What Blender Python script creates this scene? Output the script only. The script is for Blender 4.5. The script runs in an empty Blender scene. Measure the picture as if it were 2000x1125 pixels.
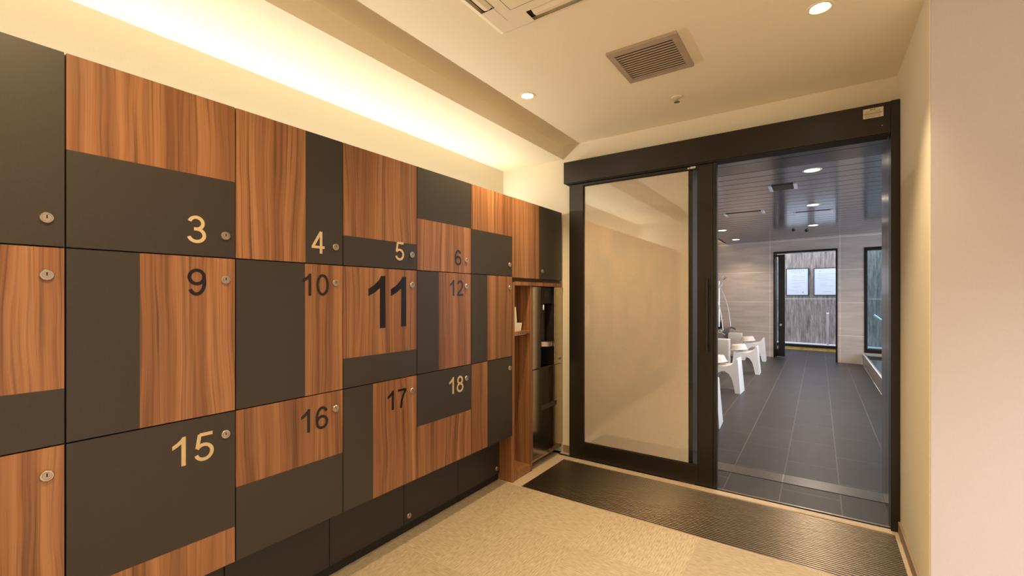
import bpy, bmesh, math, random
from mathutils import Vector, Matrix
random.seed(4)
sc = bpy.context.scene
COL = sc.collection
PI = math.pi

# ---------------------------------------------------------------- camera
cam_d = bpy.data.cameras.new('camera')
cam = bpy.data.objects.new('camera', cam_d)
COL.objects.link(cam)
YAW = math.atan(599 / 875)
cam.location = (0, 0, 1.25)
cam.rotation_euler = (PI / 2, 0, YAW)
cam_d.sensor_width = 36
cam_d.lens = 875 / 2000 * 36
cam_d.shift_y = 16 / 2000
cam_d.clip_start = 0.02
cam_d.clip_end = 200
sc.camera = cam

# ---------------------------------------------------------------- colour management, world
sc.view_settings.view_transform = 'Standard'
sc.view_settings.look = 'None'
sc.view_settings.gamma = 1
sc.view_settings.exposure = 0.15
sc.view_settings.use_curve_mapping = False
try:
    sc.cycles.use_denoising = True
    sc.cycles.max_bounces = 10
    sc.cycles.diffuse_bounces = 6
    sc.cycles.sample_clamp_indirect = 6
    sc.cycles.caustics_reflective = False
    sc.cycles.caustics_refractive = False
except Exception:
    pass
WARM = (1.0, 0.72, 0.38)
COVE = (1.0, 0.90, 0.78)
DAY = (0.62, 0.76, 1.0)
world = bpy.data.worlds.new('world')
sc.world = world
world.use_nodes = True
wn = world.node_tree
bg = wn.nodes['Background']
bg.inputs['Color'].default_value = (0.70, 0.80, 1.0, 1)
bg.inputs['Strength'].default_value = 3.6

# power of every kind of lamp in the place
P_COVE = 15.5       # LED tape on top of the lockers
P_SPOT = 92.0       # warm downlights of the changing room
P_SPOT_N = 205.0     # neutral downlights of the area to the right
P_BATH = 60.0       # warm downlights of the bathing room
P_BATH_COVE = 9.0


def add_spot(name, loc, power, color, angle=120, blend=0.8, radius=0.04, parent=None):
    l = bpy.data.lights.new(name, 'SPOT')
    l.energy = power; l.color = color
    l.spot_size = math.radians(angle); l.spot_blend = blend
    l.shadow_soft_size = radius
    o = bpy.data.objects.new(name, l); COL.objects.link(o)
    if parent:
        o.parent = parent
        o.location = Vector(loc) - parent.location
    else:
        o.location = loc
    return o


def add_area(name, loc, sx, sy, power, color, rot=(0, 0, 0), parent=None):
    l = bpy.data.lights.new(name, 'AREA')
    l.shape = 'RECTANGLE'; l.size = sx; l.size_y = sy
    l.energy = power; l.color = color
    o = bpy.data.objects.new(name, l); COL.objects.link(o)
    o.rotation_euler = rot
    if parent:
        o.parent = parent
        o.location = Vector(loc) - parent.location
    else:
        o.location = loc
    return o


# ---------------------------------------------------------------- node material helpers
class N:
    def __init__(s, name):
        s.m = bpy.data.materials.new(name); s.m.use_nodes = True
        s.t = s.m.node_tree; s.b = s.t.nodes['Principled BSDF']

    def n(s, typ, **kw):
        x = s.t.nodes.new(typ)
        for k, v in kw.items():
            setattr(x, k, v)
        return x

    def l(s, a, b):
        s.t.links.new(a, b)

    def math(s, op, a, b=None, c=None):
        x = s.n('ShaderNodeMath', operation=op)
        for i, v in enumerate((a, b, c)):
            if v is None: continue
            if isinstance(v, (int, float)): x.inputs[i].default_value = v
            else: s.l(v, x.inputs[i])
        return x.outputs[0]

    def pos(s):
        g = s.n('ShaderNodeNewGeometry')
        return g.outputs['Position']

    def sep(s, v):
        x = s.n('ShaderNodeSeparateXYZ'); s.l(v, x.inputs[0]); return x.outputs

    def comb(s, a, b, c):
        x = s.n('ShaderNodeCombineXYZ')
        for i, v in enumerate((a, b, c)):
            if isinstance(v, (int, float)): x.inputs[i].default_value = v
            else: s.l(v, x.inputs[i])
        return x.outputs[0]

    def noise(s, v, scale, detail=3, rough=0.5, dist=0.0):
        x = s.n('ShaderNodeTexNoise')
        s.l(v, x.inputs['Vector'])
        x.inputs['Scale'].default_value = scale
        x.inputs['Detail'].default_value = detail
        x.inputs['Roughness'].default_value = rough
        x.inputs['Distortion'].default_value = dist
        return x.outputs['Fac']

    def ramp(s, f, stops):
        x = s.n('ShaderNodeValToRGB')
        r = x.color_ramp
        while len(r.elements) < len(stops): r.elements.new(0.5)
        for e, (p, c) in zip(r.elements, stops):
            e.position = p
            e.color = (c if isinstance(c, tuple) else (c, c, c)) + (1,)
        s.l(f, x.inputs[0])
        return x.outputs[0]

    def mix(s, f, a, b, mode='MIX'):
        x = s.n('ShaderNodeMix', data_type='RGBA', blend_type=mode)
        for i, v in ((0, f), (6, a), (7, b)):
            if isinstance(v, (int, float)): x.inputs[i].default_value = v
            elif isinstance(v, tuple): x.inputs[i].default_value = v + (1,)
            else: s.l(v, x.inputs[i])
        return x.outputs[2]

    def bump(s, h, strength, dist=0.01):
        x = s.n('ShaderNodeBump')
        x.inputs['Strength'].default_value = strength
        x.inputs['Distance'].default_value = dist
        s.l(h, x.inputs['Height']); s.l(x.outputs[0], s.b.inputs['Normal'])

    def base(s, v):
        if isinstance(v, tuple): s.b.inputs['Base Color'].default_value = v + (1,)
        else: s.l(v, s.b.inputs['Base Color'])

    def set(s, **kw):
        for k, v in kw.items():
            k = k.replace('_', ' ')
            inp = s.b.inputs[k]
            if isinstance(v, tuple) and len(v) == 3 and inp.type == 'RGBA': v = v + (1,)
            inp.default_value = v


def plain(name, col, rough=0.5, metal=0.0, var=0.06, scale=30, **kw):
    """a colour with faint mottling"""
    k = N(name)
    f = k.noise(k.pos(), scale, 3)
    d = tuple(c * (1 - var) for c in col); e = tuple(min(1, c * (1 + var)) for c in col)
    k.base(k.ramp(f, [(0.3, d), (0.7, e)]))
    k.set(Roughness=rough, Metallic=metal)
    if kw: k.set(**kw)
    return k.m


def emis(name, col, strength):
    k = N(name)
    k.base((0.9, 0.9, 0.9)); k.set(Emission_Color=col, Emission_Strength=strength)
    return k.m


def wood_mat(name='walnut_laminate', bright=1.0):
    k = N(name)
    p = k.sep(k.pos())
    inf = k.n('ShaderNodeObjectInfo')
    off = k.math('MULTIPLY', inf.outputs['Random'], 17.0)
    across = k.math('ADD', k.math('ADD', p[0], p[1]), off)
    w = k.noise(k.comb(k.math('MULTIPLY', across, 6.0), k.math('MULTIPLY', p[2], 1.5), off), 1.0, 2)
    warp = k.math('MULTIPLY', k.math('SUBTRACT', w, 0.5), 0.062)
    a2 = k.math('ADD', across, warp)
    v1 = k.comb(k.math('MULTIPLY', a2, 26.0), k.math('MULTIPLY', p[2], 0.35), 0.0)
    broad = k.noise(v1, 1.0, 2, 0.5)
    v2 = k.comb(k.math('MULTIPLY', a2, 120.0), k.math('MULTIPLY', p[2], 1.2), 3.0)
    fine = k.noise(v2, 1.0, 4, 0.65)
    v3 = k.comb(k.math('MULTIPLY', a2, 60.0), k.math('MULTIPLY', p[2], 0.5), 9.0)
    dark = k.noise(v3, 1.0, 3, 0.6)
    c = k.ramp(broad, [(0.30, (0.185 * bright, 0.078 * bright, 0.034 * bright)),
                       (0.50, (0.290 * bright, 0.130 * bright, 0.057 * bright)),
                       (0.68, (0.405 * bright, 0.198 * bright, 0.092 * bright))])
    fl = k.ramp(fine, [(0.32, 0.48), (0.50, 1.0), (0.75, 1.12)])
    c = k.mix(1.0, c, fl, 'MULTIPLY')
    dl = k.ramp(dark, [(0.31, 0.36), (0.41, 1.0)])
    c = k.mix(0.8, c, dl, 'MULTIPLY')
    k.base(c)
    k.set(Roughness=0.36)
    k.bump(fine, 0.06, 0.002)
    return k.m


def carpet_mat():
    k = N('woven_floor_tile')
    p = k.sep(k.pos())
    tx = k.math('DIVIDE', k.math('ADD', p[0], 1.505), 0.5)
    ty = k.math('DIVIDE', k.math('ADD', p[1], -2.035), 0.5)
    par = k.math('ABSOLUTE', k.math('MODULO', k.math('ADD', k.math('FLOOR', tx), k.math('FLOOR', ty)), 2.0))
    par = k.math('GREATER_THAN', par, 0.5)
    vx = k.comb(k.math('MULTIPLY', p[0], 24.0), k.math('MULTIPLY', p[1], 190.0), 0.0)
    vy = k.comb(k.math('MULTIPLY', p[0], 190.0), k.math('MULTIPLY', p[1], 24.0), 4.0)
    nx = k.noise(vx, 1.0, 2, 0.6); ny = k.noise(vy, 1.0, 2, 0.6)
    # ribs of the weave
    sx = k.math('SINE', k.math('MULTIPLY', p[1], 520.0)); sy = k.math('SINE', k.math('MULTIPLY', p[0], 520.0))
    ax = k.math('ADD', nx, k.math('MULTIPLY', sx, 0.05)); ay = k.math('ADD', ny, k.math('MULTIPLY', sy, 0.05))
    m = k.n('ShaderNodeMix', data_type='FLOAT'); k.l(par, m.inputs[0]); k.l(ax, m.inputs[2]); k.l(ay, m.inputs[3])
    f = m.outputs[0]
    c1 = k.ramp(f, [(0.3, (0.32, 0.25, 0.16)), (0.5, (0.43, 0.345, 0.228)), (0.7, (0.51, 0.42, 0.285))])
    # per tile tone
    wn_ = k.n('ShaderNodeTexWhiteNoise', noise_dimensions='2D')
    k.l(k.comb(k.math('FLOOR', tx), k.math('FLOOR', ty), 0), wn_.inputs['Vector'])
    tone = k.ramp(wn_.outputs['Value'], [(0, 0.90), (1, 1.05)])
    c1 = k.mix(1.0, c1, tone, 'MULTIPLY')
    k.base(c1); k.set(Roughness=0.78)
    k.bump(f, 0.25, 0.002)
    return k.m


def brick_mat(name, c1, c2, mortar, w, h, msize, coords, off=0.5, rough=0.4, grain=None, loc=(0, 0), bump=0.2):
    k = N(name)
    p = k.sep(k.pos())
    a, b = coords
    v = k.comb(k.math('ADD', p[a], loc[0]), k.math('ADD', p[b], loc[1]), 0.0)
    x = k.n('ShaderNodeTexBrick'); k.l(v, x.inputs['Vector'])
    x.offset = off; x.squash = 1
    x.inputs['Scale'].default_value = 1.0
    x.inputs['Brick Width'].default_value = w; x.inputs['Row Height'].default_value = h
    x.inputs['Mortar Size'].default_value = msize; x.inputs['Mortar Smooth'].default_value = 0.1
    x.inputs['Bias'].default_value = 0
    x.inputs['Color1'].default_value = c1 + (1,); x.inputs['Color2'].default_value = c2 + (1,)
    x.inputs['Mortar'].default_value = mortar + (1,)
    c = x.outputs['Color']
    if grain:
        g = k.noise(k.comb(k.math('MULTIPLY', p[a], grain[0]), k.math('MULTIPLY', p[b], grain[1]), 0), 1.0, 5, 0.6)
        c = k.mix(1.0, c, k.ramp(g, [(0.3, 0.82), (0.7, 1.12)]), 'MULTIPLY')
    k.base(c); k.set(Roughness=rough, Specular_IOR_Level=0.35)
    if bump: k.bump(k.math('SUBTRACT', 1.0, x.outputs['Fac']), bump, 0.003)
    return k.m


M = {}
M['wall'] = plain('cream_wallcovering', (0.80, 0.735, 0.58), 0.7, var=0.015, scale=120)
M['ceil'] = plain('cream_ceiling_paint', (0.91, 0.83, 0.63), 0.75, var=0.01, scale=60)
M['wallw'] = plain('pale_wallcovering', (0.58, 0.54, 0.565), 0.75, var=0.02, scale=150)
M['base'] = plain('beige_skirting', (0.30, 0.215, 0.14), 0.5)
M['wood'] = wood_mat()


def grey_mat():
    k = N('grey_laminate')
    f = k.noise(k.pos(), 260, 3)
    k.base(k.ramp(f, [(0.3, (0.034, 0.028, 0.023)), (0.7, (0.041, 0.034, 0.028))]))
    k.set(Roughness=0.42)
    k.bump(f, 0.05, 0.001)
    return k.m


M['grey'] = grey_mat()
M['greydk'] = plain('dark_grey_laminate', (0.024, 0.020, 0.018), 0.5, var=0.08, scale=200)
M['black'] = plain('black_gap', (0.008, 0.006, 0.005), 0.7)
M['gold'] = plain('cream_gold_numeral', (0.62, 0.49, 0.30), 0.45)
M['navy'] = plain('black_gloss_numeral', (0.012, 0.011, 0.012), 0.22)
M['lock'] = plain('nickel_lock', (0.62, 0.55, 0.46), 0.3, 1.0)
M['lockface'] = plain('nickel_face', (0.50, 0.42, 0.34), 0.4, 0.9)
M['frame'] = plain('dark_bronze_frame', (0.008, 0.0055, 0.004), 0.34, 0.0, Specular_IOR_Level=0.55)
M['steel'] = plain('brushed_steel', (0.42, 0.40, 0.38), 0.28, 1.0)
M['steeld'] = plain('dark_steel_cladding', (0.16, 0.15, 0.15), 0.22, 1.0)
M['cooler'] = plain('cooler_steel', (0.46, 0.40, 0.31), 0.15, 1.0)
M['drain'] = plain('satin_drain_steel', (0.20, 0.18, 0.16), 0.32, 1.0)
M['chrome'] = plain('chrome', (0.75, 0.75, 0.77), 0.12, 1.0)
M['white'] = plain('white_plastic', (0.90, 0.88, 0.88), 0.35, var=0.01)
M['bowl'] = plain('ivory_plastic', (0.84, 0.78, 0.71), 0.3, var=0.01)
M['acwhite'] = plain('ac_plastic', (0.87, 0.79, 0.60), 0.6, var=0.01)
M['mat_bar'] = plain('grating_bar', (0.205, 0.172, 0.135), 0.30, 1.0)
M['sill'] = plain('beige_sill', (0.55, 0.44, 0.31), 0.4)
M['grille'] = plain('grey_beige_grille', (0.42, 0.34, 0.26), 0.45)
M['label'] = plain('cream_label', (0.72, 0.62, 0.48), 0.5)
M['ink'] = plain('label_ink', (0.10, 0.07, 0.05), 0.6)
M['inkb'] = plain('poster_ink', (0.25, 0.29, 0.38), 0.6)
M['poster'] = plain('poster_paper', (0.60, 0.61, 0.62), 0.6, var=0.01)
M['navyframe'] = plain('poster_frame', (0.02, 0.025, 0.04), 0.4)
M['yellow'] = plain('painted_yellow_glow', (0.70, 0.42, 0.08), 0.6, var=0.25, scale=12)  # warm glow under the outside ledge, put into the colour
M['ledge'] = plain('pale_stone', (0.62, 0.62, 0.62), 0.6)
M['water'] = plain('water', (0.10, 0.13, 0.14), 0.04, Coat_Weight=1.0)
M['pump'] = plain('dark_bottle', (0.018, 0.016, 0.015), 0.3)
M['bdark'] = plain('dark_counter', (0.10, 0.085, 0.08), 0.35)
M['copper'] = plain('tray_metal', (0.36, 0.28, 0.19), 0.25, 1.0)
M['slotdark'] = plain('slot_dark', (0.05, 0.035, 0.025), 0.6)
M['tubtile'] = plain('tub_stone', (0.22, 0.20, 0.19), 0.4, var=0.2, scale=20)
M['lens'] = emis('lamp_lens', (1.0, 0.86, 0.62), 14)
M['reflector'] = plain('lamp_reflector', (0.85, 0.80, 0.72), 0.2, 0.6)
M['led'] = emis('led_tape', (1.0, 0.74, 0.42), 8)
M['carpet'] = carpet_mat()
M['btile'] = brick_mat('slate_floor_tile', (0.036, 0.032, 0.032), (0.044, 0.039, 0.038), (0.115, 0.102, 0.098), 0.60, 0.312, 0.0035,
                       (1, 0), 0.5, 0.42, (2.5, 14), (0.21, 0.512 + 0.312 * 10), 0.15)
M['bwall'] = brick_mat('beige_wall_tile', (0.60, 0.51, 0.45), (0.64, 0.545, 0.48), (0.86, 0.78, 0.70), 1.16, 0.618, 0.006,
                       (0, 2), 0.0, 0.45, (1.3, 9), (0.829 + 1.16 * 4, 0.106 + 0.618 * 2), 0.1)
M['bwally'] = brick_mat('beige_wall_tile_side', (0.60, 0.51, 0.45), (0.64, 0.545, 0.48), (0.86, 0.78, 0.70), 1.16, 0.618, 0.006,
                        (1, 2), 0.0, 0.45, (1.3, 9), (0.5, 0.106 + 0.618 * 2), 0.1)


def bceil_mat():
    k = N('slatted_metal_ceiling')
    f = k.noise(k.pos(), 3, 2)
    k.base(k.ramp(f, [(0.3, (0.125, 0.110, 0.112)), (0.7, (0.135, 0.119, 0.122))]))
    k.set(Roughness=0.17, Coat_Weight=0.3, Coat_Roughness=0.1)
    k.set(Specular_IOR_Level=0.9)
    return k.m


M['bceil'] = bceil_mat()


def stone_mat():
    k = N('vertical_grain_stone')
    p = k.sep(k.pos())
    a = k.math('ADD', p[0], k.math('MULTIPLY', p[1], 0.4))
    g = k.noise(k.comb(k.math('MULTIPLY', a, 26), k.math('MULTIPLY', p[2], 2.4), 0), 1.0, 6, 0.7, 0.3)
    g2 = k.noise(k.comb(k.math('MULTIPLY', a, 5), k.math('MULTIPLY', p[2], 1.0), 7), 1.0, 3, 0.6)
    c = k.ramp(g, [(0.32, (0.11, 0.086, 0.070)), (0.5, (0.26, 0.208, 0.172)), (0.68, (0.43, 0.355, 0.295))])
    c = k.mix(1.0, c, k.ramp(g2, [(0.3, 0.8), (0.7, 1.15)]), 'MULTIPLY')
    k.base(c); k.set(Roughness=0.8)
    k.bump(g, 0.4, 0.02)
    return k.m


M['stone'] = stone_mat()


def film_mat():
    k = N('frosted_film_glass')
    f = k.noise(k.pos(), 90, 2)
    k.base(k.ramp(f, [(0.3, (0.50, 0.44, 0.37)), (0.7, (0.52, 0.46, 0.385))]))
    k.set(Roughness=0.7, Specular_IOR_Level=0.0, Coat_Weight=1.0, Coat_Roughness=0.0, Coat_IOR=2.4)
    return k.m


M['film'] = film_mat()


def glass_mat(name, tint, alpha=0.12):
    k = N(name)
    t = k.t
    tr = k.n('ShaderNodeBsdfTransparent'); tr.inputs[0].default_value = tint + (1,)
    gl = k.n('ShaderNodeBsdfGlossy'); gl.inputs['Roughness'].default_value = 0.01
    fr = k.n('ShaderNodeFresnel'); fr.inputs['IOR'].default_value = 1.45
    mx = k.n('ShaderNodeMixShader')
    k.l(fr.outputs[0], mx.inputs[0]); k.l(tr.outputs[0], mx.inputs[1]); k.l(gl.outputs[0], mx.inputs[2])
    out = [n for n in t.nodes if n.type == 'OUTPUT_MATERIAL'][0]
    k.l(mx.outputs[0], out.inputs['Surface'])
    return k.m


M['glass'] = glass_mat('clear_glass', (0.86, 0.90, 0.90))
M['glassb'] = glass_mat('blue_glass', (0.70, 0.83, 0.86))

# ---------------------------------------------------------------- mesh helpers


def nb(): return bmesh.new()


def box(bm, x0, x1, y0, y1, z0, z1, bev=0.0):
    if x1 < x0: x0, x1 = x1, x0
    if y1 < y0: y0, y1 = y1, y0
    if z1 < z0: z0, z1 = z1, z0
    vs = [bm.verts.new((x, y, z)) for x in (x0, x1) for y in (y0, y1) for z in (z0, z1)]
    idx = [(0, 1, 3, 2), (4, 6, 7, 5), (0, 4, 5, 1), (2, 3, 7, 6), (0, 2, 6, 4), (1, 5, 7, 3)]
    fs = [bm.faces.new([vs[i] for i in f]) for f in idx]
    if bev > 0:
        es = list({e for f in fs for e in f.edges})
        bmesh.ops.bevel(bm, geom=es, offset=bev, segments=2, affect='EDGES', profile=0.5)
    return bm


def prism(bm, pts, axis, a0, a1):
    """extrude a 2-D outline along an axis: axis 'x' outline=(y,z); 'y' outline=(x,z); 'z' outline=(x,y)"""
    def mk(p, a):
        return {'x': (a, p[0], p[1]), 'y': (p[0], a, p[1]), 'z': (p[0], p[1], a)}[axis]
    A = [bm.verts.new(mk(p, a0)) for p in pts]; B = [bm.verts.new(mk(p, a1)) for p in pts]
    n = len(pts)
    bm.faces.new(A); bm.faces.new(B[::-1])
    for i in range(n):
        j = (i + 1) % n
        bm.faces.new((A[j], A[i], B[i], B[j]))
    return bm


def lathe(bm, prof, c, axis='z', seg=28, close=False):
    """prof = [(r, h)], around axis through c"""
    rings = []
    for r, h in prof:
        ring = []
        for i in range(seg):
            t = 2 * PI * i / seg
            a, b = r * math.cos(t), r * math.sin(t)
            if axis == 'z': p = (c[0] + a, c[1] + b, c[2] + h)
            elif axis == 'x': p = (c[0] + h, c[1] + a, c[2] + b)
            else: p = (c[0] + a, c[1] + h, c[2] + b)
            ring.append(bm.verts.new(p))
        rings.append(ring)
    for k in range(len(rings) - 1):
        for i in range(seg):
            j = (i + 1) % seg
            bm.faces.new((rings[k][i], rings[k][j], rings[k + 1][j], rings[k + 1][i]))
    if close:
        bm.faces.new(rings[0][::-1]); bm.faces.new(rings[-1])
    return bm


def tube(bm, pts, r, seg=10):
    pts = [Vector(p) for p in pts]
    rings = []
    up = Vector((0.13, 0.27, 1)).normalized()
    for i, p in enumerate(pts):
        d = (pts[min(i + 1, len(pts) - 1)] - pts[max(i - 1, 0)]).normalized()
        if abs(d.dot(up)) > 0.97: a = d.cross(Vector((1, 0, 0))).normalized()
        else: a = d.cross(up).normalized()
        b = d.cross(a)
        rings.append([bm.verts.new(p + a * r * math.cos(2 * PI * k / seg) + b * r * math.sin(2 * PI * k / seg)) for k in range(seg)])
    for q in range(len(rings) - 1):
        for i in range(seg):
            j = (i + 1) % seg
            bm.faces.new((rings[q][i], rings[q][j], rings[q + 1][j], rings[q + 1][i]))
    bm.faces.new(rings[0][::-1]); bm.faces.new(rings[-1])
    return bm


def wloc(o):
    v = Vector((0, 0, 0))
    while o:
        v += o.location; o = o.parent
    return v


def obj(name, bm, mat, parent=None, smooth=False, label=None, recenter=True):
    """links the bmesh (built in place, world coordinates) as one mesh object"""
    bmesh.ops.recalc_face_normals(bm, faces=bm.faces)
    me = bpy.data.meshes.new(name)
    o = bpy.data.objects.new(name, me)
    base = wloc(parent) if parent else Vector((0, 0, 0))
    if recenter:
        xs = [v.co for v in bm.verts]
        c = Vector(((min(v.x for v in xs) + max(v.x for v in xs)) / 2, (min(v.y for v in xs) + max(v.y for v in xs)) / 2, min(v.z for v in xs)))
    else:
        c = base.copy()
    bmesh.ops.translate(bm, verts=bm.verts, vec=-c)
    bm.to_mesh(me); bm.free()
    if smooth:
        for p in me.polygons: p.use_smooth = True
        try:
            me.set_sharp_from_angle(angle=math.radians(35))
        except Exception:
            pass
    me.materials.append(M[mat] if isinstance(mat, str) else mat)
    COL.objects.link(o)
    if parent: o.parent = parent
    o.location = c - base
    if label: o['label'] = label
    return o


def thing(name, label, cat, loc, group=None):
    o = bpy.data.objects.new(name, None)
    o.empty_display_size = 0.05
    COL.objects.link(o); o.location = loc
    o['label'] = label; o['category'] = cat
    if group: o['group'] = group
    return o


def tag(o, label, cat, group=None):
    o['label'] = label; o['category'] = cat
    if group: o['group'] = group
    return o


def struct(name, bm, mat, smooth=False):
    o = obj(name, bm, mat, smooth=smooth)
    o['kind'] = 'structure'
    return o


# ---------------------------------------------------------------- layout numbers (metres)
WF = -1.69          # front plane of the locker doors
XW = -2.283         # wall behind the lockers
XR = 0.355          # right wall
YD = 3.20           # wall that carries the sliding door
ZC = 2.45           # ceiling
ZS = 2.345          # lower soffit above the lockers
YB = -0.552         # wall behind the camera
XE = 2.7            # far right end of the side area
EDG = [0.319 + 0.4308 * i for i in range(6)]
Z1, Z2, Z3, Z4 = 0.317, 0.849, 1.382, 1.914

# ---------------------------------------------------------------- the changing room shell
struct('floor', box(nb(), XW - 0.1, XE, YB, 2.46, -0.06, 0), 'carpet')
b = nb()
box(b, XW - 0.1, -1.617, 2.46, 3.07, -0.06, 0)
box(b, XW - 0.1, -1.70, 3.07, 3.21, -0.06, 0)
box(b, -1.70, -1.60, 3.156, 3.21, -0.06, 0.0045)
box(b, 0.333, XR + 0.1, 2.46, 3.12, -0.06, 0)
struct('floor_border', b, 'sill')
o = struct('trim_1', box(nb(), -1.70, XR, 3.07, 3.122, -0.05, 0.003), 'sill')
o = struct('trim_2', box(nb(), -1.70, 0.33, 3.143, 3.156, -0.05, 0.005, 0.002), 'steel')
struct('trim_3', box(nb(), -1.70, 0.33, 3.122, 3.143, -0.05, -0.008), 'black')
struct('wall_left', box(nb(), XW - 0.12, XW, YB, YD, 0, 2.6), 'wall')
struct('wall_back', box(nb(), XW - 0.12, XE + 0.1, YB - 0.12, YB, 0, 2.6), 'wall')
struct('wall_right', box(nb(), XR, XR + 0.14, 2.36, YD, 0, 2.6, 0.004), 'wall')
struct('wall_side', box(nb(), XR + 0.004, XE, 2.352, 2.40, 0, 2.6), 'wallw')
struct('wall_east', box(nb(), XE, XE + 0.12, YB, 2.4, 0, 2.6), 'wallw')
b = nb()
box(b, XW - 0.12, -0.70, YD, 3.44, 0, 2.6)          # left of the doorway
box(b, -0.70, 0.334, YD, 3.44, 2.17, 2.6)           # over the doorway
box(b, 0.334, XR + 0.14, YD, 3.44, 0, 2.6)
struct('wall_front', b, 'wall')
b = nb()
box(b, -1.692, XE, YB, YD, ZC, ZC + 0.1)
struct('ceiling', b, 'ceil')
b = nb()
box(b, XW, -1.692, YB, YD, ZS, ZC + 0.1)
struct('ceiling_soffit', b, 'ceil')
struct('baseboard_right', box(nb(), XR - 0.010, XR, 2.36, 3.10, 0, 0.062, 0.002), 'base')
struct('baseboard_side', box(nb(), XR - 0.01, XE, 2.342, 2.352, 0, 0.062, 0.002), 'base')
struct('baseboard_front', box(nb(), -1.69, -1.61, YD - 0.01, YD, 0, 0.06), 'base')

# ---------------------------------------------------------------- portal between the rooms
b = nb()
box(b, 0.330, 0.336, YD + 0.002, 3.436, 0, 2.156)
box(b, 0.330, 0.336, 3.442, 3.672, 0, 2.156)
o = struct('trim_4', b, 'steeld')
b = nb()
box(b, -0.70, 0.330, YD - 0.005, 3.436, 2.156, 2.166)
box(b, -0.70, 0.330, 3.442, 3.672, 2.156, 2.166)
struct('trim_5', b, 'steeld')
struct('trim_6', box(nb(), -0.745, -0.698, 3.172, 3.44, 0, 2.156), 'frame')

# ---------------------------------------------------------------- numerals


def arc(cx, cy, rx, ry, a0, a1, n=22):
    return [(cx + rx * math.cos(math.radians(a0 + (a1 - a0) * i / n)), cy + ry * math.sin(math.radians(a0 + (a1 - a0) * i / n))) for i in range(n + 1)]


ONE = [(0.335, 0), (0.335, 0.77), (0.22, 0.685), (0.07, 0.615), (0.07, 0.745), (0.20, 0.82), (0.315, 0.92), (0.365, 1.0), (0.465, 1.0), (0.465, 0)]
GL = {
    '0': ([], [arc(.33, .5, .255, .44, 0, 360, 36)]),
    '1': ([ONE], []),
    '2': ([], [arc(.33, .70, .235, .24, 165, -38) + [(.33, .34), (.17, .20), (.09, .06)], [(.06, .062), (.62, .062)]]),
    '3': ([], [arc(.32, .725, .215, .215, 165, -90) + [(.25, .51)], [(.25, .51)] + arc(.33, .285, .25, .228, 92, -165)]),
    '4': ([], [[(.47, .99), (.075, .30)], [(.02, .285), (.65, .285)], [(.475, 0), (.475, 1)]]),
    '5': ([], [[(.60, .938), (.19, .938)], [(.19, .96), (.115, .47)], arc(.325, .315, .255, .262, 148, -162)]),
    '6': ([], [arc(.335, .31, .24, .25, 0, 360, 32), arc(.345, .50, .26, .44, 38, 205)]),
    '7': ([], [[(.05, .938), (.60, .938)], [(.585, .93), (.42, .68), (.30, .38), (.245, 0)]]),
    '8': ([], [arc(.33, .735, .20, .202, 0, 360, 30), arc(.33, .288, .25, .228, 0, 360, 32)]),
    '9': ([], [arc(.325, .69, .24, .25, 0, 360, 32), arc(.315, .50, .26, .44, 218, 385)]),
}


def ribbon(bm, pl, t, put, off):
    closed = abs(pl[0][0] - pl[-1][0]) < 1e-6 and abs(pl[0][1] - pl[-1][1]) < 1e-6
    n = len(pl)
    L, R = [], []
    for i, p in enumerate(pl):
        a = pl[i - 1] if i > 0 else (pl[-2] if closed else pl[0])
        c = pl[i + 1] if i < n - 1 else (pl[1] if closed else pl[-1])
        dx, dy = c[0] - a[0], c[1] - a[1]
        m = math.hypot(dx, dy) or 1
        nx, ny = -dy / m * t / 2, dx / m * t / 2
        L.append((p[0] + nx, p[1] + ny)); R.append((p[0] - nx, p[1] - ny))
    for i in range(n - 1):
        q = [L[i], L[i + 1], R[i + 1], R[i]]
        bot = [bm.verts.new(put(x, y, 0)) for x, y in q]; top = [bm.verts.new(put(x, y, 1 + off)) for x, y in q]
        bm.faces.new(top)
        for k in range(4):
            j = (k + 1) % 4
            bm.faces.new((bot[k], bot[j], top[j], top[k]))
    return bm


def number_bm(txt, yr, z0, h, adv=0.70, t=0.118):
    """numeral standing on the locker face, its right edge at y = yr"""
    bm = nb()
    w = (len(txt) - 1) * adv + (0.465 if txt[-1] == '1' else 0.64)
    for i, ch in enumerate(txt):
        ox = i * adv - w
        def put(x, y, d, ox=ox):
            return (WF + 0.0012 * d, yr + (x + ox) * h, z0 + y * h)
        polys, lines = GL[ch]
        for pg in polys:
            A = [bm.verts.new(put(x, y, 1)) for x, y in pg]; B = [bm.verts.new(put(x, y, 0)) for x, y in pg]
            bm.faces.new(A)
            for k in range(len(pg)):
                j = (k + 1) % len(pg)
                bm.faces.new((B[k], B[j], A[j], A[k]))
        for q, pl in enumerate(lines):
            ribbon(bm, pl, t, put, 0.12 * q)
    return bm


def lock(y, z, parent, xf=WF):
    o = obj('lock', lathe(nb(), [(0.0, 0.0005), (0.0145, 0.0005), (0.0145, 0.004), (0.013, 0.006), (0.0105, 0.006), (0.0102, 0.0035), (0.0, 0.0035)], (xf, y, z), 'x', 22), 'lock', parent, True,
            label='nickel cylinder lock')
    obj('lock_plug', lathe(nb(), [(0, 0.003), (0.0088, 0.003), (0.0088, 0.0062), (0.0, 0.0064)], (xf, y, z), 'x', 18), 'lockface', o)
    obj('keyhole', box(nb(), xf + 0.0055, xf + 0.0072, y - 0.0013, y + 0.0013, z - 0.002, z + 0.0068), 'black', o)


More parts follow.
